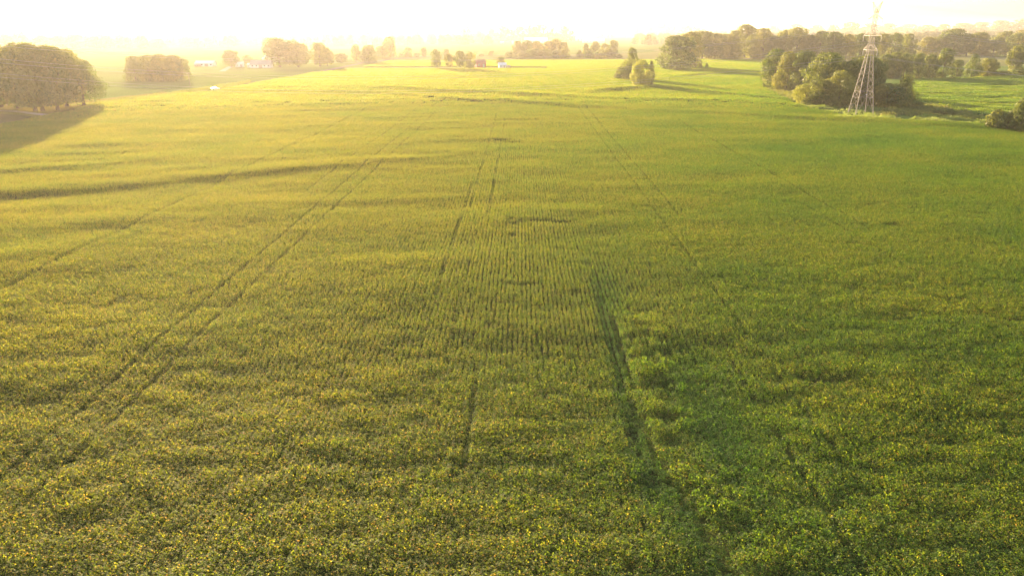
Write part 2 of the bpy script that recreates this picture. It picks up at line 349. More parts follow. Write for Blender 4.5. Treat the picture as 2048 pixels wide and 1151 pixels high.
def soy_plant(i, mat, leaves, size, R=.255, ht=.80):
    k = leaves; a = rng.uniform(0, 2 * math.pi, k); q = np.sqrt(rng.uniform(0, 1, k))
    lx, ly = q * R * np.cos(a), q * R * np.sin(a)
    lz = ht * (1 - .5 * q ** 2) - np.abs(rng.normal(0, .10, k)); low = rng.uniform(size=k) < .28; lz[low] *= rng.uniform(.35, .8, low.sum())
    n = rand_dir(k, .56); n[:, 0] += lx * 1.3; n[:, 1] += ly * 1.3
    up = np.stack([lx, ly, rng.uniform(-.3, .3, k)], 1) + rng.normal(0, .15, (k, 3))
    return leaf_mesh('plant_a%02d' % i, np.stack([lx, ly, lz], 1), n, up, size * rng.uniform(.7, 1.25, k), mat, rng.uniform(0, 1, k), .66)
def soy_row(i, mat, k=46, L_=1.0):
    lx = rng.normal(0, .115, k).clip(-.25, .25); ly = rng.uniform(-.55, .55, k) * L_
    lz = .80 - 2.6 * lx ** 2 + .07 * np.sin(ly * 9 + i) - np.abs(rng.normal(0, .09, k)); low = rng.uniform(size=k) < .2; lz[low] *= .65
    n = rand_dir(k, .6); n[:, 0] += lx * 2
    return leaf_mesh('plant_b%02d' % i, np.stack([lx, ly, lz], 1), n, rng.normal(0, 1, (k, 3)), .185 * rng.uniform(.7, 1.25, k), mat, rng.uniform(0, 1, k), .66)
def soy_patch(i, mat, k=210, S=3.0, pre='plant_c'):
    rows = rng.integers(0, 6, k); lx = -1.25 + .5 * rows + rng.normal(0, .13, k); ly = rng.uniform(-1.6, 1.6, k)
    lz = .74 + .10 * noise(lx / .8 + 9 * i, ly / .8, 77) - np.abs(rng.normal(0, .10, k)) - 1.6 * (((lx + 1.5) % .5) - .25) ** 2
    n = rand_dir(k, .6)
    return leaf_mesh('%s%02d' % (pre, i), np.stack([lx, ly, lz], 1), n, rng.normal(0, 1, (k, 3)), .42 * rng.uniform(.7, 1.25, k), mat, rng.uniform(0, 1, k), .7)
NA, NB, NC = 10, 8, 6
protos = [soy_plant(i, M_CROP, 64, .094) for i in range(NA)] + [soy_row(i, M_CROP) for i in range(NB)] + [soy_patch(i, M_CROP) for i in range(NC)]

ROWT = (1042 - 1024) / ray(1042, 62)[1]                 # rows head a hair right of straight ahead
def uof(px, py):
    gx, gy = flat(px, py); return gx - ROWT * gy
TRACKS = [(uof(*p), y0, y1, wd) for p, y0, y1, wd in [
    ((264, 738), 20, 420, .42), ((348, 727), 20, 420, .42), ((56, 558), 60, 300, .42), ((115, 534), 60, 300, .42),
    ((1025, 700), 30, 112, .34), ((945, 811), 45, 62, .3), ((874, 793), 40, 70, .25), ((905, 689), 62, 110, .28),
    ((863, 637), 66, 150, .34), ((1262, 830), 36, 66, .36), ((1522, 820), 40, 62, .3), ((1591, 813), 38, 120, .32), ((1591, 935), 36, 64, .3), ((1636, 1008), 34, 58, .3),
    ((1428, 283), 110, 260, .45), ((1487, 318), 110, 260, .40), ((1709, 475), 60, 130, .3), ((1180, 249), 120, 330, .40), ((1200, 249), 120, 330, .40),
    ((1006, 270), 120, 280, .36), ((981, 276), 120, 280, .30), ((926, 429), 80, 150, .3), ((240, 292), 130, 330, .4), ((300, 292), 130, 330, .4), ((780, 240), 140, 330, .4), ((806, 240), 140, 330, .4),
    ((30, 300), 120, 300, .4), ((1860, 330), 110, 230, .35), ((1960, 330), 110, 230, .35)]]
GAPS = [(*flat(*p), a_, b_) for p, a_, b_ in [((1030, 454), .9, .9), ((1020, 446), .6, .6), ((1065, 449), 2.6, .55), ((1110, 451), 3.4, .6), ((1140, 455), 1.6, .4), ((1003, 282), 2.6, 1.2), ((1024, 286), 2.4, .7),
        ((1655, 767), 2.3, .55), ((1625, 770), 1.2, .35), ((1338, 842), 1.1, .5), ((1264, 872), .5, .8), ((1320, 808), .8, .4), ((960, 206), 18, 2.5), ((2030, 650), 1.2, .5), ((1780, 454), 1.1, .5), ((1025, 478), .5, .9), ((1040, 580), 2.2, .4)]]
ROWY = [(*flat(*p), a_, b_) for p, a_, b_ in [((1110, 560), 13, 34), ((800, 560), 16, 26), ((1000, 300), 45, 70), ((560, 560), 12, 22), ((1300, 640), 6, 14), ((1000, 250), 60, 60)]]
FURROW = uof(1247, 770)
LODGE = [flat(*p) for p in [(1225, 640), (1320, 640), (1390, 850), (1560, 1150), (1600, 1300), (1540, 1300), (1455, 1120), (1312, 920), (1268, 850)]]
LUSH = [(*flat(*p), a_, b_) for p, a_, b_ in [((1400, 760), 3.4, 7), ((1215, 590), 1.6, 9), ((1228, 690), 1.2, 9), ((1290, 930), 1.4, 7), ((1420, 880), 2.2, 8), ((1470, 900), 1.5, 4.5), ((1750, 285), 16, 12), ((1590, 300), 10, 14)]]
EXC = [flat(*p) for p in [(690, 138.2), (690, 134.0), (1094, 134.8), (1094, 138.0)]]
def crop_points(x0, x1, y0, y1, du, dv, ju, jv, poly, rmin, rmax, rowed=True):
    us = np.arange(math.floor(x0 / du) * du, x1, du); vs_ = np.arange(y0, y1, dv); U, Vv = np.meshgrid(us, vs_); U = U.ravel(); Vv = Vv.ravel()
    U = U + rng.normal(0, ju, U.size); Vv = Vv + rng.uniform(-jv, jv, Vv.size)
    X = U + ROWT * Vv; Y = Vv; R = np.hypot(X, Y); edge = 2.5 * noise(X / 9, Y / 9, 55)
    edge = edge + rng.normal(0, 8, X.size); keep = (R + edge > rmin) & (R + edge <= rmax) & (np.abs(X) < .74 * Y + 16)
    X, Y, U = X[keep], Y[keep], U[keep]; k = inside(X, Y, poly) & ~inside(X, Y, EXC); return X[k], Y[k], U[k]
def crop_attr(X, Y, U, w):
    """height, tint and survival of the crop at each point"""
    h = 1 + .24 * noise(X / 2.6, Y / 1.3, 41) * (1.15 - .80 * sm(50, 100, Y)) + .10 * noise(X / 1.2, Y / .8, 42) + .10 * noise(X / 14, Y / 7, 43)
    keep = np.ones(X.size, bool)
    for u0, a_, b_, wd in TRACKS:
        d = np.abs(U - u0 - .06 * noise(Y / 6, Y * 0, 3)); on = (Y > a_) & (Y < b_) & (d < wd * (.5 + w)) & (noise(Y / 5, Y * 0 + u0, 9) > -.8)
        h[on] *= .71 - .12 * noise(Y[on] / 2.5, Y[on] * 0 + u0, 19); keep &= ~(on & (d < wd * .45) & (rng.uniform(size=X.size) < .18) & (Y < 120))
    for gx, gy, a_, b_ in GAPS:
        q = ((X - gx) / a_) ** 2 + ((Y - gy - .15 * (X - gx) ** 2 / a_) / b_) ** 2 + .5 * noise(X / .7, Y / .7, 12)
        keep &= (q > .55) | (rng.uniform(size=X.size) < .35); h[(q < 1.1)] *= .45; h[(q >= 1.1) & (q < 2.6)] *= .8
    d = U - FURROW - .25 * noise(Y / 5, Y * 0, 33) - .012 * (Y - 50) - .22 * np.clip(47.5 - Y, 0, None); on = (Y > 24) & (Y < 96); fade = np.where(on, 1 - sm(72, 96, Y), 0)
    fade = fade * (.8 + .2 * sm(44, 56, Y)); wn_ = 1 + 1.0 * (1 - sm(38, 50, Y)); g = np.exp(-((d + .45) / (.55 * wn_)) ** 2) * fade; h *= 1 - .30 * wn_ ** .5 * g; lushg = .30 * g
    rim = np.abs(d - .42) < .24 * wn_; h[rim & on & (Y < 74)] *= .42
    lo = inside(X, Y, LODGE); h[lo] *= 1.12; h[lo] *= 1 + .46 * noise(X[lo] / 1.7 + 4, Y[lo] / 1.0, 44); h[lo & (noise(X / 1.5, Y / .9, 45) < -.6)] *= .6
    dens = noise(X / 2.4, Y / 1.3, 46); h[dens < -.8] *= .75
    tn = .24 + .07 * sm(150, 190, np.hypot(X, Y)) + .24 * fbm(X / 16, Y / 11, 47, 3) + rng.normal(0, .13, X.size) + .36 * sm(-.35, .55, X / Y)  # tint drops toward the left, painting the sun's flare into leaf colour
    tn = tn + lushg
    for gx, gy, a_, b_ in LUSH:
        q = ((X - gx) / a_) ** 2 + ((Y - gy) / b_) ** 2; g = np.exp(-q); tn += .30 * g; h *= 1 - .13 * g
    rowy = sum(np.exp(-((X - gx) / a_) ** 2 - ((Y - gy) / b_) ** 2) for gx, gy, a_, b_ in ROWY)
    wdt = 1.06 + .06 * sm(80, 170, Y) + .28 * (1 - sm(48, 70, Y)) - .24 * np.clip(rowy, 0, 1) * sm(48, 64, Y) + .10 * noise(X / 7, Y / 9, 91)
    return h, tn.clip(0, 1), keep, wdt
parts_ = []
for lod, (du, dv, ju, jv, rmin, rmax, base, cnt, dims) in enumerate([(.5, .34, .062, .15, 26, 318, 0, NA, (-310, 310, 20, 350)), (.5, 1.0, .03, .25, 318, 335, NA, NB, (-310, 310, 200, 360)), (3.0, 3.0, .1, .2, 332, 880, NA + NB, NC, (-760, 760, 180, 880))]):
    X, Y, U = crop_points(*dims, du, dv, ju, jv, FIELD, rmin, rmax)
    h, tn, kp, wdt = crop_attr(X, Y, U, [.0, .05, .3][lod]) if lod < 2 else (1 + .1 * noise(X / 9, Y / 9, 4), (.31 + .2 * fbm(X / 40, Y / 30, 47, 3) + .36 * sm(-.35, .55, X / Y) + rng.normal(0, .06, X.size)).clip(0, 1), np.ones(X.size, bool), np.ones(X.size))  # far patches take the same leftward flare in their tint
    X, Y, h, tn, wdt = X[kp], Y[kp], h[kp], tn[kp], wdt[kp]; n = X.size
    if lod == 2: h = h * 1.0
    eps = 1.0; sx = (terr(X + eps, Y) - terr(X - eps, Y)) / 2; sy = (terr(X, Y + eps) - terr(X, Y - eps)) / 2
    rot = np.zeros((n, 3))
    rot[:, 0] = np.arctan(sy) + (rng.normal(0, .10, n) if lod == 0 else 0); rot[:, 1] = -np.arctan(sx) + (rng.normal(0, .10, n) if lod == 0 else 0)
    rot[:, 2] = rng.integers(0, 2, n) * math.pi + rng.normal(0, .25, n) if lod == 0 else 0
    hz = rng.normal(1, .09, n).clip(.75, 1.3) if lod == 0 else np.ones(n)
    sc = np.stack([hz * wdt * (.75 + .25 * h), hz * (1.1 if lod == 0 else 1) * (.75 + .25 * h), h], 1)
    if lod == 2: sc = np.stack([np.where(rng.uniform(size=n) < .5, 1., -1.), np.ones(n), h], 1)
    parts_.append((np.stack([X, Y, terr(X, Y)], 1), rot, sc, base + rng.integers(0, cnt, n), tn)); print('crop lod', lod, n)
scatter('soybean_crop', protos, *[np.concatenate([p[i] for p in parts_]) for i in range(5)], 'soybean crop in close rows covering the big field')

gp = [soy_patch(i, M_GREEN, 200, 3.0, 'patch_') for i in range(5)]
X, Y, U = crop_points(60, 620, 240, 620, 3, 3, .2, .3, BRIGHT, 200, 900)
n = X.size; rot = np.zeros((n, 3))
scatter('bright_green_crop', gp, np.stack([X, Y, terr(X, Y)], 1), rot, np.stack([np.ones(n), np.ones(n), 1 + .45 * noise(X / 9, Y / 4, 3) + .2 * noise(X / 40, Y / 3.5, 13)], 1), rng.integers(0, 5, n),
        (.45 + .5 * fbm(X / 26, Y / 6, 6) + rng.normal(0, .05, n)).clip(0, 1), 'brighter green young crop beyond the tower and grove')

def grass_tuft(i, mat, k=46, ht=1.0, spread=.5, wide=.10, pre='tuft_'):
    a = rng.uniform(0, 2 * math.pi, k); q = np.sqrt(rng.uniform(size=k)) * spread; hh = ht * rng.uniform(.5, 1.1, k)
    c = np.stack([q * np.cos(a), q * np.sin(a), hh * .5], 1); up = np.stack([rng.normal(0, .35, k), rng.normal(0, .35, k), np.ones(k)], 1)
    nn = rng.normal(0, 1, (k, 3)); nn[:, 2] *= .3
    return leaf_mesh('%s%02d' % (pre, i), c, nn, up, hh, mat, rng.uniform(size=k), wide)
def weed_clump(i, mat, k=70, R=.9, ht=1.2, pre='weed_'):
    d = rng.normal(0, 1, (k, 3)); d /= np.linalg.norm(d, axis=1)[:, None]; d[:, 2] = np.abs(d[:, 2]); q = rng.uniform(.5, 1, k)[:, None]
    return leaf_mesh('%s%02d' % (pre, i), d * q * [R, R, ht], d + rng.normal(0, .6, (k, 3)), rng.normal(0, 1, (k, 3)), .34 * rng.uniform(.6, 1.3, k), mat, rng.uniform(size=k), .7)
def poly_points(polys_, step):
    XX = []; YY = []
    for pl in polys_:
        g = [flat(*p) for p in pl]; xs = [p[0] for p in g]; ys = [p[1] for p in g]
        xx, yy = np.meshgrid(np.arange(min(xs), max(xs), step), np.arange(min(ys), max(ys), step)); xx = xx.ravel() + rng.uniform(-step, step, xx.size) * .7; yy = yy.ravel() + rng.uniform(-step, step, yy.size) * .7
        k = inside(xx, yy, g); XX.append(xx[k]); YY.append(yy[k])
    return np.concatenate(XX), np.concatenate(YY)
X, Y = poly_points([[(1660, 236), (1690, 229), (1760, 228), (1800, 240), (1760, 242), (1690, 240)], [(1815, 244), (1840, 233), (1900, 233), (1945, 240), (1960, 250), (1900, 250)],
                    [(1590, 214), (1600, 210), (1690, 214), (1760, 224), (1690, 230), (1640, 222)], [(1518, 160), (1524, 151), (1540, 152), (1545, 166)],
                    [(1240, 172), (1270, 168), (1330, 168), (1330, 176), (1290, 178), (1250, 177)], [(1920, 236), (1990, 240), (2000, 256), (1950, 252)]], .8)
k = noise(X / 5, Y / 4, 61) + .6 * rng.normal(0, 1, X.size) > .3; X, Y = X[k], Y[k]; n = X.size; print('grass', n)
scatter('tall_grass', [grass_tuft(i, M_GRASS) for i in range(6)], np.stack([X, Y, terr(X, Y)], 1), np.stack([rng.normal(0, .15, n), rng.normal(0, .15, n), rng.uniform(0, 6.3, n)], 1),
        np.stack([np.full(n, 1.2), np.full(n, 1.2), (.8 + .5 * noise(X / 4, Y / 3, 62)) * rng.uniform(.5, 1.3, n)], 1), rng.integers(0, 6, n), (.35 + .3 * fbm(X / 9, Y / 6, 63)).clip(0, 1), 'bright tall grass around the tower feet and grove edge')
X, Y = poly_points([[(1740, 226), (1800, 216), (1850, 208), (1920, 224), (1985, 238), (1940, 240), (1840, 232), (1770, 236)], [(1520, 156), (1530, 152), (1562, 166), (1604, 196), (1600, 206), (1562, 194), (1532, 176)]], 1.3)
k = noise(X / 6, Y / 4, 71) > -.5; X, Y = X[k], Y[k]; n = X.size; print('weeds', n)
scatter('rough_weeds', [weed_clump(i, M_WEED) for i in range(5)], np.stack([X, Y, terr(X, Y)], 1), np.stack([0 * X, 0 * X, rng.uniform(0, 6.3, n)], 1),
        (1 + .45 * noise(X / 5, Y / 4, 72))[:, None] * np.ones((1, 3)), rng.integers(0, 5, n), (.4 + .4 * fbm(X / 7, Y / 5, 73)).clip(0, 1), 'rough weeds and brambles between grove and bright field')
# rank grass verge along the left field edge and road
X, Y = poly_points([[(140, 212), (200, 205), (330, 188), (400, 178), (500, 163), (500, 167), (400, 186), (330, 194), (200, 210)]], 1.2)
n = X.size
scatter('verge_grass', [grass_tuft(i, M_WEED, 40, .9, .6, .14, 'verge_') for i in range(4)], np.stack([X, Y, terr(X, Y)], 1), np.stack([0 * X, 0 * X, rng.uniform(0, 6.3, n)], 1),
        np.stack([np.full(n, 1.3)] * 2 + [.8 + .5 * noise(X / 7, Y / 5, 3)], 1), rng.integers(0, 4, n), np.full(n, .4), 'rank grass verge along the left field edge')

# ------------------------------------------------------------------ trees
def crown(name, lobes, leaves, size, mat, flatb=0.0):
    """leaf cards on the skins of many overlapping lobes (x,y,z,r) in unit tree space"""
    lob = np.array(lobes); w = lob[:, 3] ** 2; ct = rng.choice(len(lob), leaves, p=w / w.sum())
    d = rng.normal(0, 1, (leaves, 3)); d /= np.linalg.norm(d, axis=1)[:, None]
    rad = lob[ct, 3] * (1 - np.abs(rng.normal(0, .13, leaves))).clip(.3, 1) * (1 + .12 * rng.normal(0, 1, leaves))
    c = lob[ct, :3] + d * rad[:, None] * [1, 1, .9]
    # drop leaves buried deep inside other lobes (keeps the shell dense and the count useful)
    deep = np.zeros(leaves, bool)
    for L_ in lob: deep |= ((c - L_[:3]) ** 2).sum(1) < (L_[3] * .62) ** 2
    keep = (~deep) & (c[:, 2] > flatb); c, d, ct = c[keep], d[keep], ct[keep]; k = len(c)
    n = d + rng.normal(0, .36, (k, 3)); n[:, 2] += .2
    lobr = rng.uniform(0, 1, len(lob)); lr = (.65 * lobr[ct] + .35 * rng.uniform(0, 1, k))
    return leaf_mesh(name, c, n, rng.normal(0, 1, (k, 3)), size * rng.uniform(.6, 1.35, k), mat, lr, .75)
def env_lobes(n, prof, rmin, rmax, seed, z0):
    """lobes filling an envelope whose half width at height z is prof(z)"""
    R = random.Random(seed); out = []; ph = [R.uniform(0, 6.28) for _ in range(3)]
    while len(out) < n:
        z = R.uniform(z0, 1); a = R.uniform(0, 6.283); q = prof(z) * (.90 + .13 * math.sin(2 * a + ph[0]) * math.sin(5 * z + ph[1]) + .10 * math.sin(3 * a + 7 * z + ph[2]) + R.uniform(-.04, .06)); rr = R.uniform(rmin, rmax)
        rad = max(0, q - rr * .8) * math.sqrt(R.uniform(.15, 1))
        if z + rr > 1.0: z = 1.0 - rr
        if q < rr * .5: continue
        out.append((rad * math.cos(a), rad * math.sin(a), z, rr))
    return out
def trunk_mesh(name, top, r0, lobes, seed):
    R = random.Random(seed); b = MB(); bend = R.uniform(-.02, .02)
    b.tube([(0, 0, -.02), (bend * .3, 0, .06), (bend, bend, top * .6), (bend * 1.5, bend, top)], [r0 * 1.5, r0, r0 * .8, r0 * .45], 8)
    for L_ in R.sample(lobes, min(6, len(lobes))):
        s = top * R.uniform(.45, .85); b.tube([(bend, bend, s), (L_[0] * .5, L_[1] * .5, (s + L_[2]) * .5 + .02), (L_[0], L_[1], L_[2])], [r0 * .5, r0 * .34, r0 * .12], 5)
    return b.mesh(name, M_BARK, True)
KIND = {}
def dome(lo, wide):
    return lambda z: 0.5 * wide(z) if z >= lo else 0.0
def ovalp(lo): return lambda z: .5 * math.sqrt(max(0, 1 - ((z - (lo + .46 * (1 - lo))) / (.56 * (1 - lo))) ** 2))
def bushp(z): return .5 * (1 - max(0, (z - .35) / .65) ** 2.2) ** .5 * (.86 + .14 * min(1, z / .3))
def conep(z): return .5 * (1 - max(0, (z - .25) / .77) ** 1.5) * (.85 + .15 * min(1, z / .25)) + .03
def make_kind(key, nvar, prof, z0, lobes, rmin, rmax, leaves, size, mat, trunk_top, r0, flatb=0.0):
    KIND[key] = []
    for i in range(nvar):
        L_ = env_lobes(lobes, prof, rmin, rmax, sum(map(ord, key)) * 13 + i * 7, z0)
        KIND[key].append((crown('crown', L_, leaves, size, mat, flatb), trunk_mesh('trunk', trunk_top, r0, L_, i + 5)))
make_kind('oak', 5, ovalp(.09), .10, 60, .06, .19, 15000, .036, M_TREE, .5, .026, .07)
make_kind('bushy', 6, bushp, .03, 76, .055, .17, 13500, .036, M_TREE, .6, .016)
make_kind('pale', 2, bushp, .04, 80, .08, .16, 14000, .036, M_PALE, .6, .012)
make_kind('conic', 3, conep, .03, 84, .07, .15, 14000, .030, M_TREE, .7, .014)
make_kind('oval', 3, ovalp(.13), .16, 44, .08, .17, 7000, .042, M_TREE, .7, .014, .11)
make_kind('shrub', 4, lambda z: .5 * math.sqrt(max(0, 1 - (z * .95) ** 2)), .0, 30, .12, .25, 4200, .07, M_TREE, .5, .02)
make_kind('far', 6, bushp, .03, 30, .10, .22, 1900, .085, M_TREE, .5, .02)
make_kind('farcone', 2, conep, .03, 26, .09, .19, 1700, .08, M_TREE, .5, .02)
_cnt = {}
def tree(px, base, top, wpx, kind, label, cat='tree', group=None, name=None, whole=True, rz=None, lean=0.0):
    p = ground(px, base); h = max(.6, height_to(p, top)); w = 1.12 * wpx / px_m(p)
    i = _cnt.get(kind, 0); _cnt[kind] = i + 1; v = KIND[kind][i % len(KIND[kind])]
    rz = rnd.uniform(0, 6.283) if rz is None else rz
    nm = name or {'oak': 'broadleaf_tree', 'bushy': 'bushy_tree', 'pale': 'pale_tree', 'conic': 'conical_tree', 'oval': 'oval_tree', 'shrub': 'shrub', 'far': 'distant_tree', 'farcone': 'distant_tree'}[kind]
    if whole:
        e = empty(nm, p, rz); e.scale = (w, w, h); e.rotation_euler = (0, lean, 0) if lean else (0, 0, rz)
        link('crown', v[0], e); link('trunk', v[1], e)
    else:
        e = link(nm, v[0], None, p); e.scale = (w, w, h); e.rotation_euler.z = rz
    return tag(e, label, cat, group)
ORD = ['first', 'second', 'third', 'fourth', 'fifth', 'sixth', 'seventh', 'eighth', 'ninth', 'tenth', 'eleventh', 'twelfth', 'thirteenth', 'fourteenth']

G1 = 'big shade trees by the driveway at left'
tree(2, 214, 98, 120, 'oak', 'leftmost big shade tree, cut by the picture edge above the picnic table', group=G1)
tree(36, 216, 92, 104, 'oak', 'big shade tree with thick short trunk between picnic table and paired trunks', group=G1)
tree(71, 222, 84, 118, 'oak', 'tallest big shade tree, left of the two paired trunks by the driveway', group=G1)
tree(86, 221.5, 92, 104, 'oak', 'big shade tree, right one of the two paired trunks by the driveway', group=G1)
tree(116, 220, 91, 112, 'oak', 'big shade tree with the widest flared trunk at the field edge', group=G1)
tree(134, 213, 97, 100, 'oak', 'big shade tree standing just behind the widest flared trunk', group=G1)
tree(168, 211, 118, 88, 'oak', 'rightmost and lowest big shade tree, its crown reaching over the field edge', group=G1)
G2 = 'trees of the block shaped clump at left'
for px, b, t, w, l in [(272, 162, 112, 48, 'leftmost tree of the orange block shaped clump'), (299, 163, 110, 50, 'second tree from the left in the orange block shaped clump'), (327, 162.5, 108, 52, 'middle and tallest tree of the orange block shaped clump'),
                       (350, 162, 110, 46, 'fourth tree from the left in the orange block shaped clump'), (368, 162, 117, 36, 'rightmost tree of the orange block clump, beside the utility pole'), (314, 158, 112, 60, 'tree tucked behind the middle of the orange block clump')]:
    tree(px, b, t, w, 'bushy', l, group=G2)
for px, b, t, w, kd, l in [
    (463, 134, 100, 38, 'oak', 'round hazy tree between the white roofed shed and the small white shed'),
    (495, 127, 110, 22, 'bushy', 'small faint tree behind the gap between round hazy tree and farm house'),
    (560, 134, 75, 78, 'oak', 'largest hazy yellow tree beside the farm house'),
    (597, 134, 86, 60, 'oak', 'lower hazy yellow tree joined to the right of the largest one'),
    (640, 133, 85, 38, 'oak', 'tall hazy tree with straight trunk, first right of the largest pair'),
    (655, 132, 95, 30, 'oak', 'hazy tree leaning on the right side of the tall straight trunked one'),
    (683, 126, 106, 30, 'oak', 'small open hazy tree beside the country road'),
    (713, 124, 89, 22, 'bushy', 'narrow hazy tree just left of the round tree where the road ends'),
    (738, 126.5, 90, 40, 'bushy', 'round dense hazy tree where the road ends'),
    (765, 117, 92, 36, 'bushy', 'sloping hazy tree behind the round dense one'),
    (781, 115, 73, 30, 'bushy', 'tallest hazy tree behind the round dense one, its top well above'),
    (803, 114.5, 106, 16, 'shrub', 'low hazy bush left of the small tree row behind the four oval trees'),
    (816, 114.5, 95, 20, 'bushy', 'small hazy tree in the gap left of the four oval trees'),
    (834, 114.5, 105, 14, 'shrub', 'low hazy bush right of the small tree in the gap'),
    (848, 114, 94, 14, 'oak', 'thin small hazy tree just left of the first oval tree'),
    (893, 117, 98, 15, 'oak', 'pale small tree behind the gap between the first two oval trees'),
    (982, 112.5, 102, 15, 'shrub', 'lone round bush in the field between red barn and far copse'),
    (963, 113, 108, 12, 'shrub', 'small low bush left of the lone round field bush')]:
    tree(px, b, t, w, kd, l, 'bush' if kd == 'shrub' else 'tree', 'hazy trees round the far farm')
G3 = 'row of four oval trees at the far field edge'
for px, b, t, w, l in [(873.5, 136.8, 98, 26, 'leftmost and tallest of the four oval trees in a row'), (898.5, 138.5, 106, 21, 'second and smallest of the four oval trees in a row'),
                       (920.5, 139, 101, 26, 'third of the four oval trees in a row'), (940.5, 139.5, 104, 25, 'rightmost of the four oval trees, against the red barn')]:
    tree(px, b, t, w, 'oval', l, group=G3)
tree(1001, 133, 113.5, 19, 'oak', 'thin flat topped tree rising behind the small white shed')
G4 = 'trees of the copse below the long white roof'
for i, (px, t, w) in enumerate([(1036, 82, 30), (1054, 80, 32), (1074, 82, 30), (1098, 82, 30), (1112, 77, 28), (1127, 84, 22)]):
    tree(px, 113, t, w, 'bushy', ORD[i] + ' tree from left, back row of the copse below the long white roof', group=G4)
for i, (px, b, t, w) in enumerate([(1019, 117, 104, 26), (1046, 118, 103, 30), (1068, 118, 97, 40), (1090, 118, 98, 36), (1110, 117, 101, 26), (1127, 117, 97, 26)]):
    tree(px, b, t, w, 'shrub' if i in (0, 1, 4) else 'bushy', ORD[i] + ' bush from left, front of the copse below the long white roof', 'bush', G4)
G5 = 'trees of the copse left of the lone tree pair'
for i, (px, b, t, w, kd) in enumerate([(1159, 116, 100, 18, 'conic'), (1171, 114, 87, 16, 'bushy'), (1176, 117.5, 101, 22, 'shrub'), (1190, 114, 83, 24, 'bushy'), (1198, 117.5, 107, 34, 'shrub'), (1209, 112, 87, 22, 'bushy'),
                                       (1219, 116, 97, 24, 'bushy'), (1226, 111, 80, 24, 'bushy'), (1236, 117, 108, 20, 'shrub')]):
    tree(px, b, t, w, kd, ORD[i] + ' from the left in the broken copse left of the lone tree pair', 'bush' if kd == 'shrub' else 'tree', G5)
# the lone cluster out in the field
tree(1261, 160, 94, 46, 'conic', 'tall dark pointed tree, the back of the lone cluster out in the field')
tree(1243, 159, 132, 30, 'shrub', 'round brown bush at the left foot of the tall pointed field tree', 'bush')
tree(1233, 158, 147, 12, 'shrub', 'tiny bush at the far left of the lone cluster in the field', 'bush')
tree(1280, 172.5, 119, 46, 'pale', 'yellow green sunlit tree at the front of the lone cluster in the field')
tree(1295, 171, 144, 28, 'shrub', 'dark bush on the right foot of the yellow green sunlit tree', 'bush')
tree(1301, 163, 121, 18, 'conic', 'thin dark tree peeping out right of the yellow green sunlit tree')
# big wood to the right
tree(1352, 139.5, 71, 86, 'bushy', 'huge round tree at the left end of the long wood')
tree(1378, 136, 63, 60, 'bushy', 'tall tree behind the right shoulder of the huge round tree')
tree(1353, 142.5, 131, 18, 'shrub', 'small bush at the foot of the huge round tree', 'bush')
tree(1401, 138, 129, 9, 'shrub', 'first sapling on the field edge right of the huge round tree', 'bush')
tree(1413, 137, 126, 8, 'conic', 'second, pointed sapling on the field edge right of the huge round tree', 'tree')
G6 = 'trees of the long wood across the middle right'
wood = [(1404, 119, 60, 46), (1428, 118, 61, 40), (1447, 118.5, 66, 34), (1467, 119, 65, 38), (1488, 116, 51, 46), (1506, 119, 68, 34), (1524, 118, 52, 44), (1545, 120, 68, 36), (1566, 120, 62, 40), (1590, 121, 57, 48), (1612, 122, 70, 36), (1636, 122, 61, 46), (1662, 123, 61, 42), (1690, 124, 70, 40)]
for i, (px, b, t, w) in enumerate(wood): tree(px, b + rnd.uniform(-2, 1.5), t + rnd.uniform(-6, 5), w * rnd.uniform(1.1, 1.4), 'bushy' if i % 4 else 'oak', ORD[i] + ' tree from the left in the long dense wood left of the tower', group=G6)
for i, (px, b, t, w) in enumerate([(1716, 122, 66, 36), (1738, 122, 68, 36), (1762, 121, 67, 40), (1786, 120, 66, 36), (1811, 118, 67, 40)]):
    tree(px, b, t, w, 'bushy', ORD[i] + ' tree from the left in the long wood right of the tower', group=G6)
for i, (px, b, t, w) in enumerate([(1852, 112, 74, 36), (1878, 112, 72, 34), (1904, 112, 57, 54), (1932, 112, 68, 30), (1955, 112, 64, 38), (1985, 113, 80, 44), (2006, 110, 62, 38), (2030, 113, 66, 46), (2052, 112, 52, 50)]):
    tree(px, b, t, w * 1.2, 'bushy' if i % 3 else 'oak', ORD[i] + ' tree from the left in the hazy wood behind the hedgerow at right', group='trees of the hazy wood behind the hedgerow')
# grove by the tower
G7 = 'trees of the grove behind the tower'
for px, b, t, w, kd, l in [
    (1548, 177, 98, 52, 'bushy', 'dark tree at the left end of the grove behind the tower'),
    (1572, 181, 103, 48, 'bushy', 'second dark tree from the left in the grove, beside the left end one'),
    (1604, 184, 101, 56, 'bushy', 'dark rounded tree at the back of the grove left of the tallest crown'),
    (1648, 203, 104, 78, 'bushy', 'broad sunlit tree with the tallest rounded crown in the grove'),
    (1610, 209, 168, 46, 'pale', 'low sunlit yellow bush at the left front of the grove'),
    (1640, 212, 158, 60, 'bushy', 'dark bushy tree along the front of the grove under the tallest crown'),
    (1676, 214, 141, 64, 'bushy', 'wide dark bushy tree in front of the grove left of the tower'),
    (1692, 205, 122, 60, 'bushy', 'yellow topped tree behind the left legs of the tower'),
    (1720, 208, 110, 62, 'bushy', 'tall dark tree directly behind the tower'),
    (1741, 210, 118, 46, 'bushy', 'dark tree just right of the tower legs'),
    (1772, 214, 166, 52, 'bushy', 'low dark bush right of the tower, left of the pointed one'),
    (1806, 214, 149, 50, 'conic', 'pointed green bush at the right end of the grove'),
    (1788, 216, 172, 50, 'shrub', 'low dark bush in front of the pointed green bush')]:
    tree(px, b, t, w * 1.16, kd, l, 'bush' if 'bush ' in l else 'tree', G7)
tree(1838, 216, 204, 24, 'shrub', 'small grey weed bush just right of the grove end', 'bush')
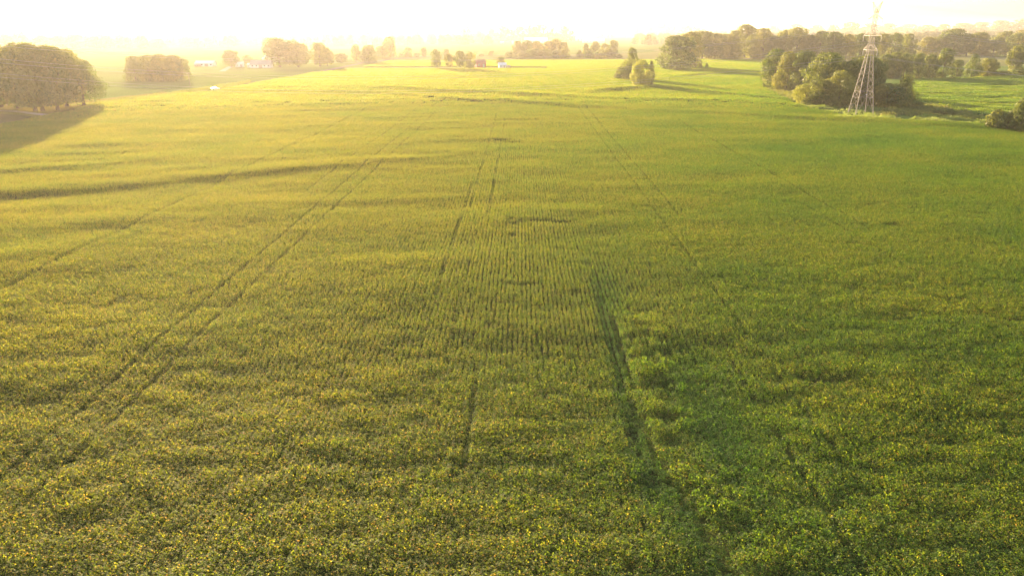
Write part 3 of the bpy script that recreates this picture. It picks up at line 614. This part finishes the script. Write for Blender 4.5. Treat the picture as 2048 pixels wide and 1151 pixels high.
tree(1896, 231, 219, 40, 'shrub', 'low dark bramble in the rough ground before the bright field', 'bush')
tree(1872, 229, 221, 26, 'shrub', 'small bramble left of the low dark bramble', 'bush')
G8 = 'hedgerow trees beyond the bright field'
for px, b, t, w, kd, l in [
    (1766, 157, 107, 36, 'bushy', 'leftmost hedgerow tree beyond the bright field, next to the grove'), (1785, 157, 104, 38, 'bushy', 'second hedgerow tree from the left beyond the bright field'),
    (1806, 157, 107, 36, 'bushy', 'third hedgerow tree from the left beyond the bright field'), (1832, 157, 106, 34, 'bushy', 'fourth hedgerow tree, left of the gap showing light'),
    (1856, 157, 108, 34, 'bushy', 'fifth hedgerow tree, just right of the gap showing light'), (1884, 157, 96, 40, 'bushy', 'tallest dark hedgerow tree beyond the bright field'),
    (1912, 156, 119, 26, 'bushy', 'small ragged hedgerow tree right of the tallest one'), (1942, 154, 107, 34, 'conic', 'pointed hedgerow tree standing alone after the opening'),
    (1974, 153, 116, 46, 'bushy', 'wide wind blown hedgerow tree right of the pointed one')]:
    tree(px, b, t, w, kd, l, group=G8)
tree(2027, 149, 89, 40, 'oak', 'tall leaning tree with bare lower trunk near the right picture edge', group=G8)
tree(2004, 153, 141, 36, 'shrub', 'low hedge bush at the foot of the leaning tree', 'bush', G8)
tree(2038, 152, 138, 36, 'shrub', 'low hedge bush at the right picture edge under the leaning tree', 'bush', G8)
G9 = 'dark bushes at the lower right edge'
tree(1990, 256, 218, 44, 'shrub', 'leftmost dark bush at the right edge of the main field', 'bush', G9)
tree(2014, 259, 224, 46, 'shrub', 'middle low brown bush at the right edge of the main field', 'bush', G9)
tree(2040, 262, 195, 52, 'bushy', 'tallest dark bush tree at the right edge of the main field', 'tree', G9)
tree(2056, 266, 240, 36, 'shrub', 'rightmost bush, cut by the picture edge beside the main field', 'bush', G9)

# far single trees, one crown each
def far_row(items, base, label, group):
    for i, (px, t, w) in enumerate(items):
        tree(px, base + rnd.uniform(-.4, .4), t, w, 'farcone' if rnd.random() < .15 else 'far', (ORD[i] if i < len(ORD) else 'last') + label, group=group, whole=False)
far_row([(905, 68, 26), (934, 53, 34), (958, 60, 28), (984, 53, 28), (1004, 50, 32), (1020, 58, 26), (1038, 52, 34), (1062, 50, 32), (1080, 48, 40), (1104, 55, 26), (1126, 51, 30), (1143, 60, 18)], 83, ' tree from the left in the pale line behind the long white roof', 'pale tree line behind the long white roof')
far_row([(1162, 57, 24), (1182, 59, 26), (1196, 64, 18), (1244, 49, 28), (1276, 48, 38), (1298, 52, 24), (1322, 46, 40), (1345, 52, 34), (1376, 51, 44), (1400, 55, 30)], 73, ' tree from the left in the pale line right of the white barns', 'pale tree line right of the white barns')
far_row([(831, 55, 18), (862, 62, 17), (790, 60, 40), (748, 53, 56), (718, 62, 30), (690, 60, 30), (660, 64, 22), (640, 68, 14), (615, 58, 30), (585, 66, 36)][::-1], 82, ' tree from the left in the faint glowing line above the far farm', 'faint glowing tree line above the far farm')
far_row([(15, 68, 40), (45, 62, 36), (85, 70, 34), (120, 72, 36), (155, 68, 40), (190, 74, 36), (215, 72, 34), (250, 74, 40), (285, 70, 36), (320, 78, 30)], 97, ' tree from the left in the glowing line behind the big shade trees', 'glowing tree line behind the big shade trees')
far_row([(1445, 54, 40), (1480, 50, 44), (1545, 50, 36), (1590, 48, 40), (1630, 50, 38), (1665, 49, 24), (1700, 44, 44), (1740, 46, 40), (1775, 46, 44), (1815, 48, 46)], 68, ' tree from the left in the pale ridge line above the long wood', 'pale ridge trees above the long wood')
far_row([(1850, 50, 46), (1885, 48, 44), (1925, 46, 50), (1960, 44, 46), (2000, 40, 50), (2040, 38, 50)], 70, ' tree from the left in the pale ridge line at the far right', 'pale ridge trees at the far right')

# distant woodland reading as one mass toward the horizon
n = 4200
rr = 1500 * (8000 / 1500) ** rng.uniform(0, 1, n); aa = np.radians(rng.uniform(-40, 40, n)); X = rr * np.sin(aa); Y = rr * np.cos(aa)
dens = fbm(X / 800, Y / 260, 81, 2) + .35 * sm(200, 1600, X) + .25 * sm(2500, 5000, rr)
azp = X / Y * F * (CP + SP * (H / 2 - 80) / F) + W / 2
k = (dens > .12) & ~((azp > 985) & (azp < 1265) & (rr < 2700)); X, Y = X[k], Y[k]; n = X.size; print('far wood', n)
hh = rng.uniform(12, 24, n); ww = hh * rng.uniform(.8, 1.3, n)
fw = leaf_mat('distant_leaf', (.040, .062, .014), (.085, .110, .026), (.17, .19, .03), 0.42, 0.02, 0.5, True)
def far_copy(me):
    m2 = me.copy(); m2.materials.clear(); m2.materials.append(fw); return m2
scatter('distant_woodland', [far_copy(v[0]) for v in KIND['far']], np.stack([X, Y, terr(X, Y) - .5], 1), np.stack([0 * X, 0 * X, rng.uniform(0, 6.3, n)], 1), np.stack([ww, ww, hh], 1), rng.integers(0, 6, n), rng.uniform(0, 1, n), 'hazy woods and hedges fading to the horizon')

# ------------------------------------------------------------------ transmission tower and its lines
TB = ground(1720.5, 228.5)
T = tag(empty('transmission_tower', TB), 'tall grey steel lattice tower standing at the field edge before the grove', 'pylon')
LV = [(0, 3.35), (3.5, 2.95), (6.2, 2.64), (8.5, 2.38), (11.2, 2.08), (13.9, 1.78), (16.4, 1.5), (18.7, 1.25), (21.0, 1.02), (23.2, .86), (25.6, .74), (28.2, .66), (31.0, .60), (33.8, .55), (35.8, .48), (37.5, .34)]
def cor(i, s): return Vector((s[0] * LV[i][1], s[1] * LV[i][1], LV[i][0]))
SG = [(-1, -1), (1, -1), (1, 1), (-1, 1)]
for s in SG:
    b = MB()
    for i in range(len(LV) - 1): b.bar(cor(i, s), cor(i + 1, s), .16 if LV[i][0] < 20 else .12)
    lg = b.build('leg', M_STEEL, T)
    MB().box((s[0] * 3.38, s[1] * 3.38, .0), (.8, .8, .5)).build('footing', M_GRAVEL, lg)
for a_ in range(4):
    s, s2 = SG[a_], SG[(a_ + 1) % 4]
    for i in range(len(LV) - 1):
        w = .058 if LV[i][0] < 20 else .05
        lo1, lo2, hi1, hi2 = cor(i, s), cor(i, s2), cor(i + 1, s), cor(i + 1, s2)
        if i == 0:
            m = (hi1 + hi2) / 2
            for p_, q_ in ((lo1, hi1.lerp(hi2, .25)), (lo2, hi1.lerp(hi2, .75))): MB().bar(p_, q_, w).build('brace', M_STEEL, T)
            MB().bar(hi1, hi1.lerp(hi2, .25), w).build('strut', M_STEEL, T); MB().bar(hi2, hi1.lerp(hi2, .75), w).build('strut', M_STEEL, T)
        elif i == 1:
            for p_, q_ in ((lo1.lerp(lo2, .25), (hi1 + hi2) / 2), (lo1.lerp(lo2, .75), (hi1 + hi2) / 2)): MB().bar(p_, q_, w).build('brace', M_STEEL, T)
        else:
            MB().bar(lo1, hi2, w).build('brace', M_STEEL, T)
            nrm = ((lo1 + hi2) / 2).to_2d().normalized() * .06; off = Vector((nrm.x, nrm.y, 0))
            MB().bar(lo2 + off, hi1 + off, w).build('brace', M_STEEL, T)
        if i in (2, 3, 9, 11, 13): MB().bar(lo1, lo2, w * 1.3).build('strut', M_STEEL, T)
ARMS = []
for zi, hl in ((9, 5.6), (11, 7.0), (13, 5.8)):
    z, w = LV[zi]; zt, wt = LV[zi + 1]; zt = z + (zt - z) * .8
    for sy in (-1, 1):
        tip = Vector((0, sy * hl, z + .05)); b = MB()
        for sx in (-1, 1):
            b.bar((sx * w, sy * w, z), tip, .15); b.bar((sx * wt, sy * wt, zt), tip, .12)
            b.bar((sx * w * .5, sy * (w + hl) / 2, z + .02), (-sx * w * .95, sy * (w * 1.1), z + .02), .07)
            b.bar((sx * wt * .5, sy * (wt + hl) / 2, (zt + z) / 2), (sx * w * .5, sy * (w + hl) / 2, z), .07)
        ar = b.build('cross_arm', M_STEEL, T)
        ib = MB(); ib.bar(tip, tip + Vector((0, 0, -.25)), .05)
        for k in range(12): ib.bar(tip + Vector((0, 0, -.28 - k * .14)), tip + Vector((0, 0, -.36 - k * .14)), .26, .15, 8)
        ib.bar(tip + Vector((0, 0, -.25)), tip + Vector((0, 0, -2.1)), .04)
        ib.build('insulator', M_GLASSY, ar); ARMS.append(tip + Vector((0, 0, -2.1)))
for sy in (-1, 1):
    z, w = LV[14]; tip = Vector((0, sy * 3.8, 39.9)); b = MB()
    for sx in (-1, 1):
        b.bar((sx * w, sy * w, z), tip, .12); b.bar((sx * LV[15][1], sy * LV[15][1], 37.5), tip, .10)
        b.bar((sx * w * .5, sy * 2.0, 37.6), (sx * .2, sy * 1.9, 38.6), .06)
    b.build('peak_horn', M_STEEL, T); ARMS.append(tip + Vector((0, 0, -.15)))
MB().box((0, -LV[3][1] - .1, 7.4), (.55, .04, .4)).build('number_plate', M_WHITE, T)
SPAN_L, SPAN_R, SAG = 370.0, 340.0, 12.5
names = ['lower near', 'lower far', 'middle near', 'middle far', 'upper near', 'upper far', 'top near ground', 'top far ground']
for k, a_ in enumerate(ARMS):
    p0 = TB + a_; pts = []; s_ = SAG * (.82 if k > 5 else 1)
    for t_ in np.linspace(-1, 0, 40): pts.append((p0.x + t_ * SPAN_L, p0.y + t_ * 14, p0.z - 4 * s_ * (-t_) * (1 + t_)))
    for t_ in np.linspace(0, 1, 40)[1:]: pts.append((p0.x + t_ * SPAN_R, p0.y - t_ * 6, p0.z - 4 * s_ * t_ * (1 - t_)))
    b = MB(); b.tube(pts, .034 if k < 6 else .018, 5)
    tag(b.build('power_line', M_WIRE), 'thin sagging wire on the ' + names[k] + ' arm tip of the lattice tower', 'wire', 'wires strung from the lattice tower')

# roadside pole
pp = ground(380, 171); ph = height_to(pp, 146)
po = tag(empty('utility_pole', pp), 'wooden utility pole on the verge beside the block shaped clump', 'pole')
MB().bar((0, 0, -.3), (0, 0, ph), .34, .22, 8).build('post', M_WOOD, po); MB().box((0, -.16, ph - .5), (2.2, .1, .14)).build('crossarm', M_WOOD, po)
for s in (-.95, -.4, .4, .95): MB().bar((s, -.16, ph - .43), (s, -.16, ph - .22), .1, .07, 6).build('insulator', M_GLASSY, po)

# ------------------------------------------------------------------ buildings
def barn(name, px, base, L_, D_, eave, ridge, wallm, roofm, label, rz=0.0, wins=3, cat='barn', doors=1, porch=False):
    p = ground(px, base); e = tag(empty(name, p, rz), label, cat)
    v = [(-L_ / 2, -D_ / 2, -.4), (L_ / 2, -D_ / 2, -.4), (L_ / 2, D_ / 2, -.4), (-L_ / 2, D_ / 2, -.4), (-L_ / 2, -D_ / 2, eave), (L_ / 2, -D_ / 2, eave), (L_ / 2, D_ / 2, eave), (-L_ / 2, D_ / 2, eave), (-L_ / 2, 0, ridge), (L_ / 2, 0, ridge)]
    link('wall', mesh_from('wall', v, [(0, 1, 5, 4), (2, 3, 7, 6), (1, 2, 6, 9, 5), (3, 0, 4, 8, 7)], wallm), e)
    o = .5; k = (ridge - eave) / (D_ / 2)
    rv = []
    for x_ in (-L_ / 2 - o, L_ / 2 + o):
        for y_, z_ in ((-D_ / 2 - o, eave - o * k), (0, ridge), (D_ / 2 + o, eave - o * k)): rv += [(x_, y_, z_ + .05), (x_, y_, z_ + .25)]
    link('roof', mesh_from('roof', rv, [(1, 7, 9, 3), (3, 9, 11, 5), (2, 8, 6, 0), (4, 10, 8, 2), (0, 6, 7, 1), (5, 11, 10, 4), (0, 1, 3, 2), (2, 3, 5, 4), (8, 9, 7, 6), (10, 11, 9, 8)], roofm), e)
    n_ = wins + doors
    for i in range(n_):
        x_ = -L_ / 2 + L_ * (i + .5) / n_; dr = doors and i == n_ // 2
        if dr: MB().box((x_, -D_ / 2 - .02, eave * .40), (min(3.2, L_ * .2), .1, eave * .78)).build('door', M_DOOR, e)
        else:
            wd = min(1.4, L_ * .1); f_ = MB().box((x_, -D_ / 2 - .02, eave * .56), (wd + .25, .08, eave * .36 + .2)).build('window', M_WHITE, e)
            MB().box((x_, -D_ / 2 - .05, eave * .56), (wd, .06, eave * .36)).build('pane', M_WINDOW, f_)
    if porch: MB().box((L_ * .3, 0, ridge + .4), (.8, .8, 1.6)).build('chimney', M_RED, e)
    return e
barn('white_roofed_shed', 412, 132.5, 16, 9, 2.6, 4.6, M_WHITE, M_ROOFW, 'low shed with bright white roof left of the round hazy tree', .05)
barn('wagon_shed', 396, 133, 4.5, 4, 1.6, 2.2, M_WOOD, M_ROOFG, 'small dark lean shed at the left end of the white roofed shed', .05, 1)
barn('garden_shed', 480, 134, 6.5, 5, 2.6, 4.2, M_WHITE, M_ROOFW, 'small white shed at the right foot of the round hazy tree', .1, 1, 'shed')
barn('farm_house', 524, 135.5, 17, 9, 3.0, 6.0, M_WHITE, M_ROOFG, 'pinkish farm house with wide low roof before the largest hazy tree', .06, 4, 'house', 1, True)
barn('farm_house', 540, 128.5, 11, 8, 5.0, 8.2, M_WHITE, M_ROOFW, 'taller white gabled house half hidden behind the largest hazy tree', -.5, 3, 'house', 1, True)
barn('farm_annex', 505, 135, 7, 5, 2.4, 3.4, M_WHITE, M_ROOFW, 'low annex at the left end of the pinkish farm house', .06, 2, 'house')
barn('red_barn', 960, 134.6, 8.5, 8, 3.6, 6.0, M_RED, M_RED, 'small red barn right of the four oval trees', .35, 1)
barn('white_shed', 1004.5, 136, 6.0, 5, 2.6, 4.2, M_WHITE, M_ROOFW, 'small white shed on the bright mown strip', .15, 1, 'shed')
barn('fuel_shed', 1017, 135.8, 2.4, 2, 1.4, 1.9, M_WOOD, M_ROOFG, 'tiny brown shed just right of the small white shed', .1, 1, 'shed')
barn('poultry_house', 1072, 85.5, 62, 18, 6, 13, M_WHITE, M_ROOFW, 'long white roofed barn above the copse', .02, 6)
barn('poultry_house', 1153, 82, 62, 18, 6, 12, M_WHITE, M_ROOFW, 'left one of the two far white barns, its roof higher', .02, 5)
barn('poultry_house', 1187, 85.5, 60, 18, 5, 11, M_WHITE, M_ROOFW, 'right one of the two far white barns, longer and lower', -.05, 6)
barn('field_hut', 1004, 87, 10, 6, 2.8, 4.4, M_WHITE, M_ROOFW, 'tiny white hut alone in the far field above the red barn', 0, 1, 'hut')
barn('white_house', 1834, 99, 14, 9, 4, 7, M_WHITE, M_ROOFW, 'white roofed house in the gap of the wood right of the tower', .1, 3, 'house')
barn('white_house', 1980, 86, 18, 9, 4, 7, M_WHITE, M_ROOFW, 'white roof peeping between the hazy trees at right', .1, 3, 'house')
barn('white_house', 1502, 73, 24, 10, 4, 7, M_WHITE, M_ROOFW, 'far white roof among the pale ridge trees left of tower', .1, 3, 'house')

# white car on the road
cp = ground(431, 180)
car = tag(empty('parked_car', cp, math.atan2(ground(450, 176).y - ground(412, 183).y, ground(450, 176).x - ground(412, 183).x) * .35), 'white car on the country road at the far left field edge', 'car')
prof = [(-2.1, .35), (-2.15, .75), (-2.0, .95), (-1.5, 1.0), (-.95, 1.42), (.55, 1.45), (1.15, 1.02), (1.95, .9), (2.15, .7), (2.12, .35)]
v = [(x_, s * (.88 if z_ < 1.1 else .70), z_) for s in (-1, 1) for x_, z_ in prof]; m_ = len(prof)
f = [tuple(range(m_ - 1, -1, -1)), tuple(range(m_, 2 * m_))] + [(k, (k + 1) % m_, m_ + (k + 1) % m_, m_ + k) for k in range(m_)]
link('body', mesh_from('body', v, f, plain('white_car_paint', (.80, .80, .80), .25, .03)), car)
for s in (-1, 1):
    link('side_window', mesh_from('side_window', [(-1.25, s * .84, 1.06), (.95, s * .84, 1.06), (.45, s * .73, 1.38), (-.85, s * .73, 1.38)], [(0, 1, 2, 3)], M_WINDOW), car)
    for x_ in (-1.35, 1.3):
        w_ = MB().bar((x_, s * .70, .33), (x_, s * .93, .33), .66, None, 14).build('wheel', M_RUBBER, car); MB().bar((x_, s * .92, .33), (x_, s * .95, .33), .36, None, 10).build('rim', M_STEEL, w_)
link('windscreen', mesh_from('windscreen', [(1.13, -.74, 1.06), (1.13, .74, 1.06), (.62, .64, 1.42), (.62, -.64, 1.42)], [(0, 1, 2, 3)], M_WINDOW), car)
link('rear_window', mesh_from('rear_window', [(-1.47, -.74, 1.05), (-1.47, .74, 1.05), (-1.02, .64, 1.40), (-1.02, -.64, 1.40)], [(3, 2, 1, 0)], M_WINDOW), car)

# picnic table under the big trees
tp = ground(10, 212)
pt = tag(empty('picnic_table', tp, .1), 'dark low picnic table on the lawn under the leftmost big trees', 'table')
for i in range(5): MB().box((0, -.32 + i * .16, .76), (2.2, .145, .05)).build('table_plank', M_WOOD, pt)
for s in (-1, 1):
    for i in (0, 1): MB().box((0, s * (.70 + i * .16), .45), (2.2, .145, .05)).build('seat_plank', M_WOOD, pt)
    MB().box((s * .8, 0, .39), (.09, 1.6, .1)).build('seat_beam', M_WOOD, pt)
    for q in (-1, 1): MB().bar((s * .86, q * .72, 0), (s * .86, q * .25, .73), .09).build('leg', M_WOOD, pt)

# ------------------------------------------------------------------ the morning haze
hz = MB().box((0, 6000, 46), (30000, 14000, 100)); zl = float(GZ.min())
hm, t = new_mat('morning_haze'); pv = N(t, 'ShaderNodeVolumePrincipled'); o = N(t, 'ShaderNodeOutputMaterial')
pv.inputs['Color'].default_value = (.98, .93, .94, 1); pv.inputs['Density'].default_value = HAZE_DENSITY; pv.inputs['Anisotropy'].default_value = HAZE_G  # besides distance haze, this glow stands in for lens flare at upper left
t.links.new(pv.outputs[0], o.inputs['Volume'])
ho = hz.build('haze', hm); tag(ho, 'warm morning haze lying over the whole farmland', None, None, 'stuff')
print('terrain z', zl, float(GZ.max()))
